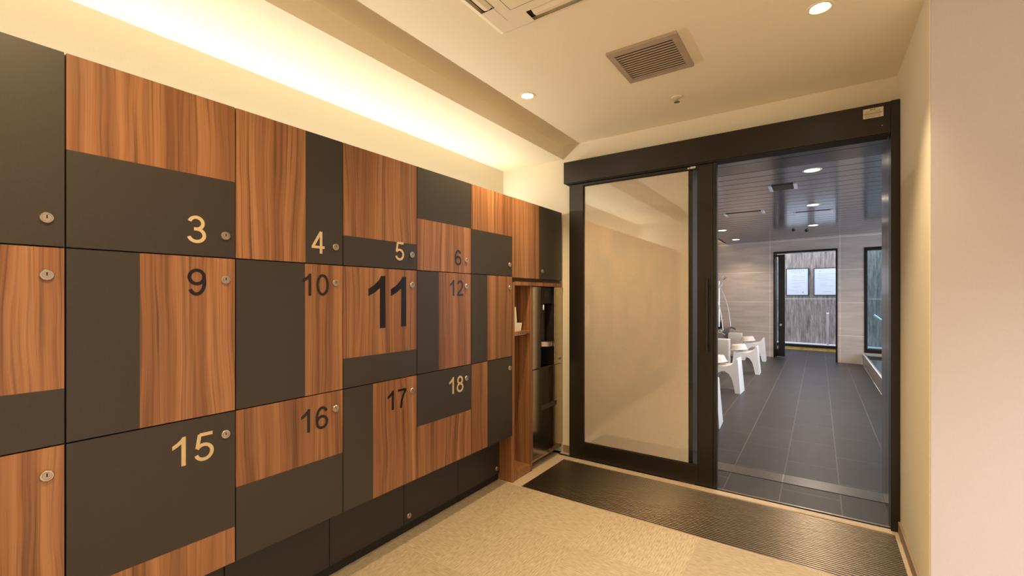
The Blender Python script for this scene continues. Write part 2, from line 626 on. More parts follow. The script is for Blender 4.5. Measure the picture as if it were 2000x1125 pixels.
def locker(y0, y1, z0, z1, wood, num, label, lockpos=None, numspec=None, nummat='gold'):
    """wood = (ya, yb, za, zb) region faced with wood, the rest is grey"""
    t = thing('locker', label, 'locker', ((XW + WF) / 2, (y0 + y1) / 2, z0), 'lockers of the numbered locker wall')
    b = nb()
    box(b, XW + 0.002, WF - 0.020, y0 + 0.0005, y1 - 0.0005, z0 + 0.0005, z1 - 0.0005)
    obj('body', b, 'greydk', t)
    g = 0.0021
    Y0, Y1, ZA, ZB = y0 + g, y1 - g, z0 + g, z1 - g
    wa, wb, wc, wd = max(wood[0], Y0), min(wood[1], Y1), max(wood[2], ZA), min(wood[3], ZB)
    # grey remainder of the door (the wood covers a full-width or full-height end)
    if wa <= Y0 + 1e-6 and wb >= Y1 - 1e-6:
        gr = (Y0, Y1, ZA, wc) if wd >= ZB - 1e-6 else (Y0, Y1, wd, ZB)
    else:
        gr = (Y0, wa, ZA, ZB) if wb >= Y1 - 1e-6 else (wb, Y1, ZA, ZB)
    door = obj('door', box(nb(), WF - 0.018, WF, gr[0], gr[1], gr[2], gr[3]), 'grey', t, label='grey laminate part of the door')
    obj('wood_panel', box(nb(), WF - 0.018, WF, wa, wb, wc, wd), 'wood', door, label='walnut-grained part of the door')
    if lockpos:
        lock(lockpos[0], lockpos[1], t)
    if numspec:
        obj('number', number_bm(num, *numspec), nummat, t, label='numeral %s' % num)
    return t


E_ = EDG
R1, R2, R3 = 1.458, 1.3065, 0.774
B1, B2, B3 = 1.425, 1.252, 0.703
BIG = 9.0


def W_(a=-BIG, b_=BIG, c=-BIG, d=BIG): return (a, b_, c, d)


# columns beyond the left edge
for za, zb, zl, w in ((Z3, Z4, R1, W_(b_=-0.35)), (Z2, Z3, R2, W_(c=1.2)), (Z1, Z2, R3, W_(d=0.5))):
    locker(-0.5426, -0.112, za, zb, w, None, 'unnumbered locker beside the back wall, %s row, outside the photo' % {Z3: 'top', Z2: 'middle', Z1: 'bottom'}[za], (-0.148, zl))
# column behind the left edge of the photograph (no numerals known)
locker(E_[0] - 0.4308, E_[0], Z3, Z4, W_(b_=0.10), None, 'unnumbered locker at the far left end, top row, wood beside grey', (E_[0] - 0.036, R1))
locker(E_[0] - 0.4308, E_[0], Z2, Z3, W_(c=1.00), None, 'unnumbered locker at the far left end, middle row, wood over grey', (E_[0] - 0.036, R2))
locker(E_[0] - 0.4308, E_[0], Z1, Z2, W_(a=0.12), None, 'unnumbered locker at the far left end, bottom row, grey beside wood', (E_[0] - 0.036, R3))
c = 0
locker(E_[0], E_[1], Z3, Z4, W_(c=1.650), '3', 'top row locker numbered 3, walnut above grey', (0.717, R1), (0.658, B1, 0.090))
locker(E_[0], E_[1], Z2, Z3, W_(a=0.481), '9', 'middle row locker numbered 9, grey strip left of walnut', (0.717, R2), (0.659, B2, 0.089), 'navy')
locker(E_[0], E_[1], Z1, Z2, W_(d=0.442), '15', 'bottom row locker numbered 15, grey above a walnut strip', (0.717, R3), (0.681, B3, 0.093))
locker(E_[1], E_[2], Z3, Z4, W_(b_=1.010), '4', 'top row locker numbered 4, walnut left of grey strip', (1.144, R1), (1.092, B1, 0.090))
locker(E_[1], E_[2], Z2, Z3, W_(a=1.008), '10', 'middle row locker numbered 10, grey left of walnut strip', (1.144, R2), (1.112, B2, 0.089), 'navy')
locker(E_[1], E_[2], Z1, Z2, W_(c=0.578), '16', 'bottom row locker numbered 16, walnut above grey', (1.144, R3), (1.110, B3, 0.093), 'navy')
locker(E_[2], E_[3], Z3, Z4, W_(c=1.513), '5', 'top row locker numbered 5, tall walnut above grey strip', (1.577, R1), (1.524, B1, 0.090))
locker(E_[2], E_[3], Z2, Z3, W_(c=0.980), '11', 'middle row locker with large numeral 11 on walnut', (1.577, R2), (1.538, 1.101, 0.244, 0.53, 0.118), 'navy')
locker(E_[2], E_[3], Z1, Z2, W_(a=1.339), '17', 'bottom row locker numbered 17, grey left of walnut', (1.577, R3), (1.541, B3, 0.093), 'navy')
locker(E_[3], E_[4], Z3, Z4, W_(d=1.648), '6', 'top row locker numbered 6, grey above walnut', (1.998, R1), (1.954, B1, 0.088), 'navy')
locker(E_[3], E_[4], Z2, Z3, W_(a=1.771), '12', 'middle row locker numbered 12, grey strip left of walnut', (1.998, R2), (1.972, B2, 0.089), 'navy')
locker(E_[3], E_[4], Z1, Z2, W_(c=-BIG, d=0.583), '18', 'bottom row locker numbered 18, grey above walnut', (1.998, R3), (1.972, B3, 0.093))
locker(E_[4], E_[5], Z3, Z4, W_(c=1.648), None, 'unnumbered top row locker right of locker 6, walnut over grey', (2.440, R1))
locker(E_[4], E_[5], Z2, Z3, W_(a=2.200), None, 'unnumbered middle row locker right of locker 12, grey left of walnut', (2.440, R2))
locker(E_[4], E_[5], Z1, Z2, W_(b_=2.200), None, 'unnumbered bottom row locker right of locker 18, walnut left of grey', (2.440, R3))

# cabinet over the water cooler
t = thing('wall_cabinet', 'two-tone cabinet above the water cooler and open niche', 'cabinet', (-1.97, 2.83, 1.375))
obj('body', box(nb(), XW + 0.002, WF - 0.020, 2.4745, 3.165, 1.376, Z4), 'greydk', t)
obj('door', box(nb(), WF - 0.018, WF, 2.4755, 2.819, 1.376, Z4 - 0.001), 'wood', t, label='walnut-grained door')
d2 = obj('door', box(nb(), WF - 0.018, WF, 2.8225, 3.168, 1.376, Z4 - 0.001), 'grey', t, label='grey laminate door')
lock(2.865, 1.434, t)

# low cupboards under the overhang
XK = -1.795
spec = [(-0.112, 0.319, None, 'leftmost'), (0.319, 0.758, None, 'x'), (0.758, 1.186, None, 'x'), (1.186, 1.617, None, 'x'), (1.617, 2.045, 1.653, 'x'), (2.045, 2.472, 2.438, 'x')]
labs = ['low grey cupboard under the far left locker column', 'low grey cupboard in the plinth under locker 15', 'low grey cupboard in the plinth under locker 16',
        'low grey cupboard in the plinth under locker 17, no lock', 'low grey cupboard under locker 18 with lock near its left edge',
        'low grey cupboard beside the niche panel with lock at its right edge']
for (ya, yb, ly, _), lb in zip(spec, labs):
    t = thing('low_cupboard', lb, 'cupboard', (-2.0, (ya + yb) / 2, 0), 'low cupboards under the lockers')
    obj('body', box(nb(), XW + 0.002, XK - 0.018, ya + 0.0005, yb - 0.0005, 0.045, Z1 - 0.001), 'black', t)
    obj('door', box(nb(), XK - 0.016, XK, ya + 0.0016, yb - 0.0016, 0.048, Z1 - 0.003), 'greydk', t, label='dark grey door')
    obj('toe_kick', box(nb(), XK - 0.04, XK - 0.012, ya, yb, 0, 0.044), 'black', t)
    if ly: lock(ly, 0.086, t, XK)

# open shelf niche beside the cooler
t = thing('shelf_niche', 'tall walnut open niche between the lockers and the water cooler', 'shelf', (-1.84, 2.60, 0))
obj('side_panel', box(nb(), -2.05, WF + 0.001, 2.4745, 2.499, 0, 1.345, 0.001), 'wood', t)
obj('divider', box(nb(), -2.05, WF - 0.002, 2.703, 2.726, 0, 1.322, 0.001), 'wood', t)
obj('back_panel', box(nb(), -2.05, -2.035, 2.4995, 2.7025, 0, 1.322), 'wood', t)
sh = obj('shelf', box(nb(), -2.035, WF - 0.006, 2.4995, 2.7025, 0.987, 1.008, 0.001), 'wood', t)
obj('light_bar', box(nb(), -1.735, -1.715, 2.515, 2.69, 0.979, 0.9868), 'steel', t, label='slim metal bar under the shelf')
obj('bottom_board', box(nb(), -2.035, WF - 0.004, 2.4995, 2.7025, 0, 0.055, 0.001), 'wood', t)
obj('lintel', box(nb(), -2.05, WF + 0.003, 2.4995, 3.175, 1.323, 1.350, 0.001), 'wood', t, label='walnut lintel running over niche and cooler')
obj('reveal', box(nb(), -2.05, WF - 0.018, 2.4995, 3.165, 1.350, 1.374), 'slotdark', t)

# paper tray standing on the niche shelf
t = thing('card_holder', 'folded white card holder standing on the niche shelf', 'holder', (-1.77, 2.56, 1.008))
b = nb(); prism(b, [(2.506, 1.0082), (2.577, 1.0082), (2.557, 1.176), (2.506, 1.176)], 'x', -1.752, -1.718)
obj('tall_panel', b, 'bowl', t)
b = nb(); prism(b, [(2.5785, 1.0082), (2.626, 1.0082), (2.640, 1.063), (2.572, 1.063)], 'x', -1.756, -1.722)
obj('pocket', b, 'bowl', t)

# water cooler
t = thing('water_cooler', 'tall stainless steel water cooler built in beside the sliding door', 'water cooler', (-1.90, 2.957, 0))
b = nb()
box(b, -2.1, -1.90, 2.733, 3.180, 0.02, 1.32)
box(b, -1.90, WF - 0.012, 2.733, 2.848, 0.72, 1.32)
box(b, -1.90, WF - 0.012, 3.056, 3.180, 0.72, 1.32)
box(b, -1.90, WF - 0.012, 2.733, 3.180, 0.05, 0.72)
obj('cabinet', b, 'cooler', t)
b = nb(); box(b, WF - 0.012, WF - 0.001, 2.733, 2.848, 0.722, 1.319, 0.003)
obj('front_panel', b, 'cooler', t)
b = nb(); box(b, WF - 0.012, WF - 0.001, 3.056, 3.180, 0.722, 1.319, 0.003)
o = obj('front_panel', b, 'cooler', t)
b = nb()
for i, (dy, w_) in enumerate([(0, .006), (.013, .009), (.025, .007), (.036, .006)]):
    box(b, WF - 0.001, WF - 0.0004, 3.118 + dy, 3.118 + dy + w_, 0.750, 0.766)
    box(b, WF - 0.0004, WF, 3.119 + dy, 3.117 + dy + w_, 0.754 + 0.004 * (i % 2), 0.757 + 0.004 * (i % 2))
obj('badge', b, 'ink', o, label='small dark maker badge')
b = nb(); box(b, WF - 0.012, WF - 0.001, 2.733, 3.180, 0.085, 0.717, 0.004)
lp = obj('lower_panel', b, 'cooler', t)
obj('vent_slot', box(nb(), WF - 0.001, WF + 0.0005, 2.85, 3.085, 0.405, 0.44), 'slotdark', lp)
b = nb(); box(b, -1.899, -1.885, 2.8485, 3.0555, 0.7205, 1.319)
box(b, -1.884, WF - 0.004, 2.8485, 2.853, 0.7205, 1.319)
box(b, -1.884, WF - 0.004, 3.051, 3.0555, 0.7205, 1.319)
obj('recess', b, 'pump', t, label='black recess')
b = nb(); box(b, -1.884, WF - 0.02, 2.8535, 3.0505, 1.195, 1.318, 0.004)
cp = obj('control_head', b, 'pump', t)
obj('display', box(nb(), WF - 0.02, WF - 0.018, 2.93, 3.01, 1.235, 1.285), 'greydk', cp)
b = nb(); lathe(b, [(0.07, 0.0), (0.07, 0.280)], (-1.80, 2.955, 0.910), 'z', 28, True)
obj('column', b, 'pump', t, smooth=True)
b = nb(); lathe(b, [(0.003, 0.0), (0.006, 0.010), (0.006, 0.032), (0.003, 0.042)], (-1.715, 2.925, 1.145), 'z', 16, True)
obj('spout', b, 'white', t, smooth=True)
b = nb()
pts = [(WF - 0.10, 2.872)] + [(WF - 0.10 + 0.135 * math.sin(PI * i / 14) + 0.0, 2.872 + (3.06 - 2.872) * (1 - math.cos(PI * i / 14)) / 2) for i in range(1, 14)] + [(WF - 0.10, 3.06)]
prism(b, pts, 'z', 0.873, 0.908)
bmesh.ops.bevel(b, geom=[e for e in b.edges if abs(e.verts[0].co.z - e.verts[1].co.z) < 1e-5], offset=0.004, segments=2, affect='EDGES')
obj('drip_tray', b, 'copper', t, smooth=True)

# LED batten on top of the lockers
t = thing('cove_light', 'LED batten lying on top of the lockers along the wall', 'light', (-2.265, 0.7, Z4))
bb = nb(); prism(bb, [(-2.281, Z4 + 0.001), (-2.250, Z4 + 0.001), (-2.250, 1.918), (-2.281, 1.938)], 'y', YB + 0.05, YD - 0.03)
obj('profile', bb, 'steel', t)
bb = nb(); prism(bb, [(-2.270, 1.9325), (-2.260, 1.9260), (-2.258, 1.929), (-2.268, 1.9355)], 'y', YB + 0.06, YD - 0.04)
obj('led_strip', bb, 'led', t)
add_area('cove_lamp', (-2.260, 1.27, 1.936), 0.012, 3.56, P_COVE, COVE, (0, PI + math.radians(33), 0), t)

# ---------------------------------------------------------------- sliding door
FY = 3.125
t = thing('sliding_door', 'dark bronze framed sliding door with frosted glass', 'door', (-1.07, 3.145, 0.01))
b = nb()
box(b, -1.600, -1.482, FY, FY + 0.04, 0.008, 2.112, 0.002)
obj('stile', b, 'frame', t)
b = nb()
box(b, -0.655, -0.566, FY, FY + 0.04, 0.008, 2.112, 0.002)
box(b, -0.563, -0.541, FY + 0.001, FY + 0.04, 0.008, 2.112, 0.002)
obj('stile', b, 'frame', t)
obj('rail', box(nb(), -1.482, -0.655, FY + 0.0005, FY + 0.0395, 0.008, 0.131, 0.002), 'frame', t)
obj('rail', box(nb(), -1.482, -0.655, FY + 0.0005, FY + 0.0395, 2.094, 2.112, 0.002), 'frame', t)
b = nb(); g = 0.006
box(b, -1.482, -1.482 + g, FY + 0.006, FY + 0.014, 0.131, 2.094)
box(b, -0.655 - g, -0.655, FY + 0.006, FY + 0.014, 0.131, 2.094)
box(b, -1.476, -0.661, FY + 0.006, FY + 0.014, 0.131, 0.137)
box(b, -1.476, -0.661, FY + 0.006, FY + 0.014, 2.088, 2.094)
obj('glazing_bead', b, 'black', t)
obj('frosted_pane', box(nb(), -1.476, -0.719, FY + 0.014, FY + 0.024, 0.131, 2.094), 'film', t, label='glossy frosted glass')
obj('clear_pane', box(nb(), -0.719, -0.655, FY + 0.014, FY + 0.024, 0.131, 2.094), 'glass', t, label='clear strip of glass')
hd = nb()
box(hd, -0.602, -0.590, FY - 0.045, FY - 0.033, 0.885, 1.372, 0.002)
for z in (0.93, 1.325):
    box(hd, -0.600, -0.592, FY - 0.034, FY, z - 0.006, z + 0.006)
obj('handle', hd, 'frame', t, label='vertical bar handle')
lb = obj('sticker', box(nb(), -0.706, -0.671, FY - 0.001, FY, 2.0955, 2.109), 'label', t, label='small cream sticker')
obj('sticker', lathe(nb(), [(0, 0), (0.006, 0), (0.006, -0.0015), (0, -0.0015)], (-0.7155, FY, 2.100), 'y', 16), 'label', t)
b = nb(); box(b, -1.50, -1.42, FY + 0.005, FY + 0.03, -0.004, 0.010); box(b, -0.78, -0.68, FY + 0.005, FY + 0.03, -0.004, 0.010)
obj('roller', b, 'steel', t)

# header box and right jamb
t = thing('door_header', 'long dark bronze header box over the sliding door and doorway', 'header', (-0.64, 3.15, 2.12))
obj('cover', box(nb(), -1.636, 0.316, 3.10, YD - 0.001, 2.121, 2.287, 0.002), 'frame', t)
b = nb(); box(b, -1.62, 0.31, 3.105, 3.198, 2.1135, 2.1205)
obj('track', b, 'black', t)
lb = obj('sticker', box(nb(), 0.200, 0.286, 3.0985, 3.0999, 2.214, 2.266), 'label', t, label='cream instruction sticker')
b = nb()
box(b, 0.204, 0.282, 3.0981, 3.0985, 2.2375, 2.2400)
for i in range(9):
    if i in (3, 4, 5): box(b, 0.206 + i * 0.008, 0.2115 + i * 0.008, 3.0981, 3.0985, 2.257, 2.262)
for r_, z in enumerate((2.2515, 2.2455, 2.232, 2.226, 2.220)):
    x = 0.208
    while x < 0.272:
        w_ = random.uniform(0.002, 0.006); box(b, x, x + w_, 3.0982, 3.0985, z, z + 0.0016); x += w_ + 0.0016
obj('print', b, 'ink', lb)
t2 = nb(); lathe(t2, [(0, 0), (0.003, 0), (0.003, -0.001), (0, -0.001)], (0.280, 3.10, 2.165), 'y', 10)
obj('screw', t2, 'lock', t)
o = obj('door_jamb', box(nb(), 0.3165, 0.3535, 3.10, YD - 0.001, 0, 2.290, 0.002), 'frame')
tag(o, 'dark bronze post at the right side of the doorway', 'post')

# ---------------------------------------------------------------- floor grating in front of the door
t = thing('floor_grating', 'long slotted metal foot grating in front of the sliding door', 'grating', (-0.64, 2.765, -0.03))
b = nb()
n = 32
y0, y1 = 2.468, 3.062
for i in range(n):
    y = y0 + (y1 - y0) * (i + 0.5) / n
    prism(b, [(y - 0.0060, -0.012), (y + 0.0060, -0.012)] + [(y + 0.0060 * math.cos(q * PI / 10), -0.0024 + 0.0028 * math.sin(q * PI / 10)) for q in range(11)], 'x', -1.613, 0.329)
obj('bars', b, 'mat_bar', t, True)
obj('tray', box(nb(), -1.613, 0.329, 2.464, 3.066, -0.03, -0.013), 'slotdark', t)
b = nb()
box(b, -1.617, 0.333, 2.460, 2.464, -0.03, 0.001); box(b, -1.617, 0.333, 3.066, 3.070, -0.03, 0.001)
box(b, -1.617, -1.613, 2.464, 3.066, -0.03, 0.001); box(b, 0.329, 0.333, 2.464, 3.066, -0.03, 0.001)
for i in range(1, 5):
    x = -1.617 + 1.95 * i / 5
obj('edge_frame', b, 'sill', t, label='pale metal edge frame')

# ---------------------------------------------------------------- ceiling fittings


def downlight(x, y, zc, r, power, color, label, name='downlight', angle=125, lensr=0.74, group=None, blend=0.7):
    t = thing(name, label, 'light', (x, y, zc - 0.004), group)
    # ring lying against the ceiling, shallow reflector bowl and the glowing lens
    obj('trim_ring', lathe(nb(), [(r * 0.80, 0.0), (r * 0.82, -0.003), (r, -0.003), (r * 1.04, 0.0)], (x, y, zc), 'z', 32), 'acwhite', t, True)
    obj('reflector', lathe(nb(), [(r * 0.80, -0.0005), (r * 0.70, -0.0008), (r * lensr, -0.001)], (x, y, zc), 'z', 32), 'reflector', t, True)
    obj('lens', lathe(nb(), [(0.0, -0.0020), (r * lensr * 0.6, -0.0018), (r * lensr, -0.0012)], (x, y, zc), 'z', 28), 'lens', t, True)
    add_spot('lamp', (x, y, zc - 0.012), power, color, angle, blend, r * 0.55, t)
    return t


G1 = 'warm downlights in the changing room ceiling'
downlight(-1.439, 2.265, ZC, 0.046, P_SPOT, WARM, 'small round downlight beside the raised soffit edge', group=G1)
downlight(0.005, 2.262, ZC, 0.048, P_SPOT, (1.0, 0.76, 0.46), 'round downlight near the top right corner of the ceiling', group=G1, angle=84, blend=1.0)
for x, y in ((-1.0, 0.25), (0.0, 0.1)):
    downlight(x, y, ZC, 0.046, P_SPOT * 0.8, WARM, 'round ceiling downlight behind the air conditioner, outside the photo', group=G1, angle=158, blend=1.0)
for x, y in ((1.45, 0.75), (1.45, -0.1)):
    downlight(x, y, ZC, 0.05, P_SPOT_N, (0.97, 0.95, 1.0), 'round ceiling downlight over the side area right of the camera', group=G1)

# square return air grille
t = thing('air_grille', 'square louvred air grille in the ceiling', 'vent', (-0.6985, 2.262, ZC - 0.012))
gx0, gx1, gy0, gy1 = -0.867, -0.530, 2.086, 2.437
b = nb(); fw = 0.028
for q in ((gx0, gx1, gy0, gy0 + fw), (gx0, gx1, gy1 - fw, gy1), (gx0, gx0 + fw, gy0 + fw, gy1 - fw), (gx1 - fw, gx1, gy0 + fw, gy1 - fw)):
    box(b, q[0], q[1], q[2], q[3], ZC - 0.014, ZC, 0.0)
obj('frame', b, 'grille', t)
b = nb()
n = 13
for i in range(n):
    y = gy0 + fw + (gy1 - gy0 - 2 * fw) * (i + 0.5) / n
    prism(b, [(y - 0.0052, ZC - 0.0098), (y + 0.0052, ZC - 0.0112), (y + 0.0052, ZC - 0.0104), (y - 0.0052, ZC - 0.0090)], 'x', gx0 + fw, gx1 - fw)
obj('louvres', b, 'grille', t)
obj('shade_backing', box(nb(), gx0 + fw, gx1 - fw, gy0 + fw, gy1 - fw, ZC - 0.0010, ZC - 0.0002), 'black', t)  # black sheet painted for the shade of depth behind the louvres

# sprinkler head
t = thing('sprinkler', 'small sprinkler head hanging from the ceiling near the grille', 'sprinkler', (-0.706, 2.792, ZC - 0.03))
obj('rosette', lathe(nb(), [(0.030, 0), (0.028, -0.004), (0.012, -0.006), (0, -0.006)], (-0.706, 2.792, ZC), 'z', 24), 'acwhite', t, True)
b = nb(); lathe(b, [(0.009, -0.006), (0.009, -0.018), (0.004, -0.020), (0.004, -0.028), (0.0, -0.028)], (-0.706, 2.792, ZC), 'z', 16)
obj('body', b, 'chrome', t, True)
b = nb(); lathe(b, [(0.0, -0.028), (0.017, -0.028), (0.017, -0.030), (0.0, -0.031)], (-0.706, 2.792, ZC), 'z', 16)
obj('deflector', b, 'lock', t, True)

# four-way ceiling air conditioner
cx, cy, R_ = -0.725, 1.196, 0.475
t = thing('air_conditioner', 'square ceiling cassette air conditioner at the top edge', 'air conditioner', (cx, cy, ZC - 0.03))
zl = ZC - 0.020
b = nb()
ri = R_ - 0.034
# bevelled rim
out = [(-R_, -R_), (R_, -R_), (R_, R_), (-R_, R_)]; inn = [(-ri, -ri), (ri, -ri), (ri, ri), (-ri, ri)]
vo = [b.verts.new((cx + p[0], cy + p[1], ZC - 0.0002)) for p in out]; vi = [b.verts.new((cx + p[0], cy + p[1], zl)) for p in inn]
for i in range(4):
    j = (i + 1) % 4
    b.faces.new((vo[i], vo[j], vi[j], vi[i]))
s0, s1, sl, gi = 0.370, 0.438, 0.278, 0.325
cuts = sorted([-ri, -s1, -s0, -gi, -sl, sl, gi, s0, s1, ri])
def hole(x, y):
    for a, c_ in ((x, y), (y, x)):
        if s0 < abs(a) < s1 and abs(c_) < sl: return True
    return abs(x) < gi and abs(y) < gi
for i in range(len(cuts) - 1):
    for j in range(len(cuts) - 1):
        mx, my = (cuts[i] + cuts[i + 1]) / 2, (cuts[j] + cuts[j + 1]) / 2
        if not hole(mx, my):
            vs = [b.verts.new((cx + x, cy + y, zl)) for x, y in ((cuts[i], cuts[j]), (cuts[i + 1], cuts[j]), (cuts[i + 1], cuts[j + 1]), (cuts[i], cuts[j + 1]))]
            b.faces.new(vs)
bmesh.ops.remove_doubles(b, verts=b.verts, dist=1e-5)
obj('panel', b, 'acwhite', t)
obj('outlet_recess', box(nb(), cx - ri + 0.002, cx + ri - 0.002, cy - ri + 0.002, cy + ri - 0.002, ZC - 0.004, ZC - 0.0005), 'slotdark', t)
for k in range(4):
    b = nb()
    pr = [(s0 + 0.006, zl + 0.004), (s0 + 0.028, zl - 0.002), (s1 - 0.020, zl + 0.001), (s1 - 0.010, zl + 0.010), (s0 + 0.010, zl + 0.010)]
    prism(b, pr, 'x', -sl + 0.022, sl - 0.006)
    bmesh.ops.rotate(b, verts=b.verts, cent=(0, 0, 0), matrix=Matrix.Rotation(k * PI / 2, 3, 'Z'))
    bmesh.ops.translate(b, verts=b.verts, vec=(cx, cy, 0))
    obj('flap', b, 'acwhite', t)
b = nb()
box(b, cx - gi + 0.003, cx + gi - 0.003, cy - gi + 0.003, cy + gi - 0.003, zl - 0.002, zl + 0.012, 0.002)
ig = obj('intake_panel', b, 'acwhite', t)
b = nb()
box(b, cx - gi - 0.052, cx - gi - 0.050, cy - 0.2, cy + gi + 0.05, zl - 0.0008, zl - 0.0002)
obj('seam', b, 'label', t)

# ---------------------------------------------------------------- bathing room
BZ = 2.40
PH = math.atan(-0.165)
U = Vector((math.cos(PH), math.sin(PH), 0)); NN = Vector((-U.y, U.x, 0)); O_ = Vector((0, 10.5, 0))


def fbox(bm, u0, u1, n0, n1, z0, z1):
    """box in the frame of the slightly turned end wall"""
    vs = []
    for u in (u0, u1):
        for n_ in (n0, n1):
            for z in (z0, z1):
                p = O_ + U * u + NN * n_; vs.append(bm.verts.new((p.x, p.y, z)))
    for f in [(0, 1, 3, 2), (4, 6, 7, 5), (0, 4, 5, 1), (2, 3, 7, 6), (0, 2, 6, 4), (1, 5, 7, 3)]:
        bm.faces.new([vs[i] for i in f])
    return bm


XL = -1.86
XB = 2.1
struct('floor_bath', box(nb(), XL, 0.66, 3.156, 10.95, -0.06, 0), 'btile')
b = nb(); box(b, -0.698, 0.329, 3.505, 3.665, 0, 0.0022)
g_ = tag(obj('drain_cover', b, 'drain'), 'flush brushed steel drain cover across the bathroom threshold', 'drain cover')
b = nb(); box(b, -0.205, -0.199, 3.506, 3.664, 0.0022, 0.0026)
obj('joint_strip', b, 'steel', g_)
b = nb(); box(b, -0.698, 0.329, 3.498, 3.505, 0, 0.0012); box(b, -0.698, 0.329, 3.665, 3.672, 0, 0.0012)
obj('joint', b, 'black', g_)
struct('wall_bath_left', box(nb(), XL - 0.12, XL, 3.44, 11.2, 0, 2.7), 'bwally')
b = nb()
box(b, XL, -0.70, 3.44, 3.672, 0, 2.6); box(b, -0.70, 0.336, 3.44, 3.672, 2.166, 2.6); box(b, 0.336, XB + 0.15, 3.44, 3.672, 0, 2.6)
struct('wall_bath_near', b, 'bdark')
b = nb()
y = 3.672
while y < 11.0:
    y2 = 4.687 + 0.217 * math.ceil((y - 4.687 + 0.02) / 0.217)
    box(b, -1.66, XB + 0.15, y, y2 - 0.013, BZ, BZ + 0.02, 0.0015)
    y = y2
struct('ceiling_bath', b, 'bceil')
struct('ceiling_bath_back', box(nb(), -1.66, XB + 0.15, 3.672, 11.0, BZ + 0.02, BZ + 0.06), 'black')
struct('ceiling_bath_slot', box(nb(), XL, -1.60, 3.672, 11.2, 2.55, 2.6), 'ceil')
struct('trim_7', box(nb(), -1.672, -1.66, 3.672, 10.75, BZ - 0.012, 2.55), 'frame')
# end wall with its doorway and window
b = nb()
fbox(b, -2.4, -0.774, 0, 0.15, 0, 2.6)
fbox(b, -0.774, 0.299, 0, 0.15, 2.155, 2.6)
fbox(b, 0.299, 0.696, 0, 0.15, 0, 2.6)
fbox(b, 0.696, 2.3, 0, 0.15, 2.14, 2.6)
fbox(b, 0.696, 2.3, 0, 0.15, -0.3, 0.22)
struct('wall_bath_end', b, 'bwall')
# doorway frame
b = nb()
fbox(b, -0.774, -0.750, -0.01, 0.16, 0, 2.155); fbox(b, 0.270, 0.299, -0.01, 0.16, 0, 2.155); fbox(b, -0.750, 0.270, -0.01, 0.16, 2.118, 2.155)
struct('door_2', b, 'frame')
t = thing('garden_door', 'dark framed glass sliding door in the bathroom end wall', 'door', tuple(O_ + U * -0.66 + NN * 0.09))
b = nb(); fbox(b, -0.702, -0.590, 0.06, 0.10, 0.02, 2.10)
obj('stile', b, 'frame', t)
b = nb(); fbox(b, -0.750, -0.702, 0.06, 0.10, 0.02, 0.16)
fbox(b, -0.750, -0.702, 0.06, 0.10, 2.06, 2.10)
obj('rail', b, 'frame', t)
b = nb(); fbox(b, -0.750, -0.702, 0.075, 0.085, 0.16, 2.06)
obj('pane', b, 'glass', t)
kp = O_ + U * -0.655 + NN * 0.045
b = nb(); lathe(b, [(0, -0.012), (0.022, -0.012), (0.028, 0.0), (0.022, 0.010), (0.012, 0.016)], tuple(kp) [:2] + (0.665,), 'y', 20)
obj('knob', b, 'chrome', t, True)
# window right
b = nb()
fbox(b, 0.696, 0.735, -0.01, 0.12, 0.22, 2.14); fbox(b, 0.735, 2.2, -0.01, 0.12, 2.085, 2.14); fbox(b, 0.735, 2.2, -0.01, 0.12, 0.22, 0.28)
struct('window_1', b, 'frame')
b = nb(); fbox(b, 0.735, 2.2, 0.05, 0.06, 0.28, 2.085)
struct('window_2', b, 'glassb')
# window wall right of the tub (posts and parapet, daylight enters here)
struct('wall_bath_right', box(nb(), XB, XB + 0.15, 3.672, 10.1, 0, 0.30), 'bdark')
for i, y in enumerate((3.75, 5.9, 8.0, 10.0)):
    struct('window_%d' % (i + 3), box(nb(), XB + 0.02, XB + 0.12, y - 0.06, y + 0.06, 0.30, 2.40), 'frame')
# tub
t = thing('bath_tub', 'long raised bath tub edge at the right side of the bathing room', 'tub', (0.70, 7.0, 0))
obj('kerb', box(nb(), 0.66, 0.70, 3.70, 10.36, 0, 0.20, 0.003), 'tubtile', t)
obj('rim', box(nb(), 0.658, 0.676, 3.70, 10.36, 0.200, 0.206, 0.002), 'ledge', t)
obj('water', prism(nb(), [(0.70, 3.70), (XB - 0.01, 3.70), (XB - 0.01, 10.12), (0.70, 10.36)], 'z', -0.02, 0.188), 'water', t)

# ceiling fittings of the bathing room
GB = 'round downlights in the bathing room slatted ceiling'
for (x, y), lb in zip(((-0.05, 4.92), (-0.06, 6.80), (-0.075, 8.75)), ('nearest of three warm downlights in line, dark slatted bathroom ceiling', 'middle of three warm downlights in line, dark slatted bathroom ceiling', 'farthest of three warm downlights in line, dark slatted bathroom ceiling')):
    downlight(x, y, BZ, 0.075, P_BATH * 2.5, (1.0, 0.84, 0.66), lb, group=GB, lensr=0.8, angle=150, blend=1.0)
for (x, y), lb in zip(((-1.39, 8.54), (-1.39, 10.08), (-1.39, 6.9), (-1.39, 5.2)), ('bathroom downlight beside the door edge, above the showers', 'bathroom downlight nearest the end wall above the showers', 'bathroom downlight above the shower wall, hidden behind the door', 'bathroom downlight above the nearest stool, hidden behind the door')):
    downlight(x, y, BZ, 0.075, P_BATH * 0.6, (1.0, 0.80, 0.58), lb, group=GB, lensr=0.8)
t = thing('cove_light', 'LED tape in the slot along the bathroom shower wall', 'light', (-1.80, 7.3, 2.40))
obj('profile', box(nb(), -1.858, -1.84, 3.8, 10.7, 2.40, 2.41), 'steel', t)
add_area('cove_lamp', (-1.845, 7.3, 2.42), 0.02, 6.8, P_BATH_COVE, (1, 0.8, 0.5), (PI, 0, 0), t)


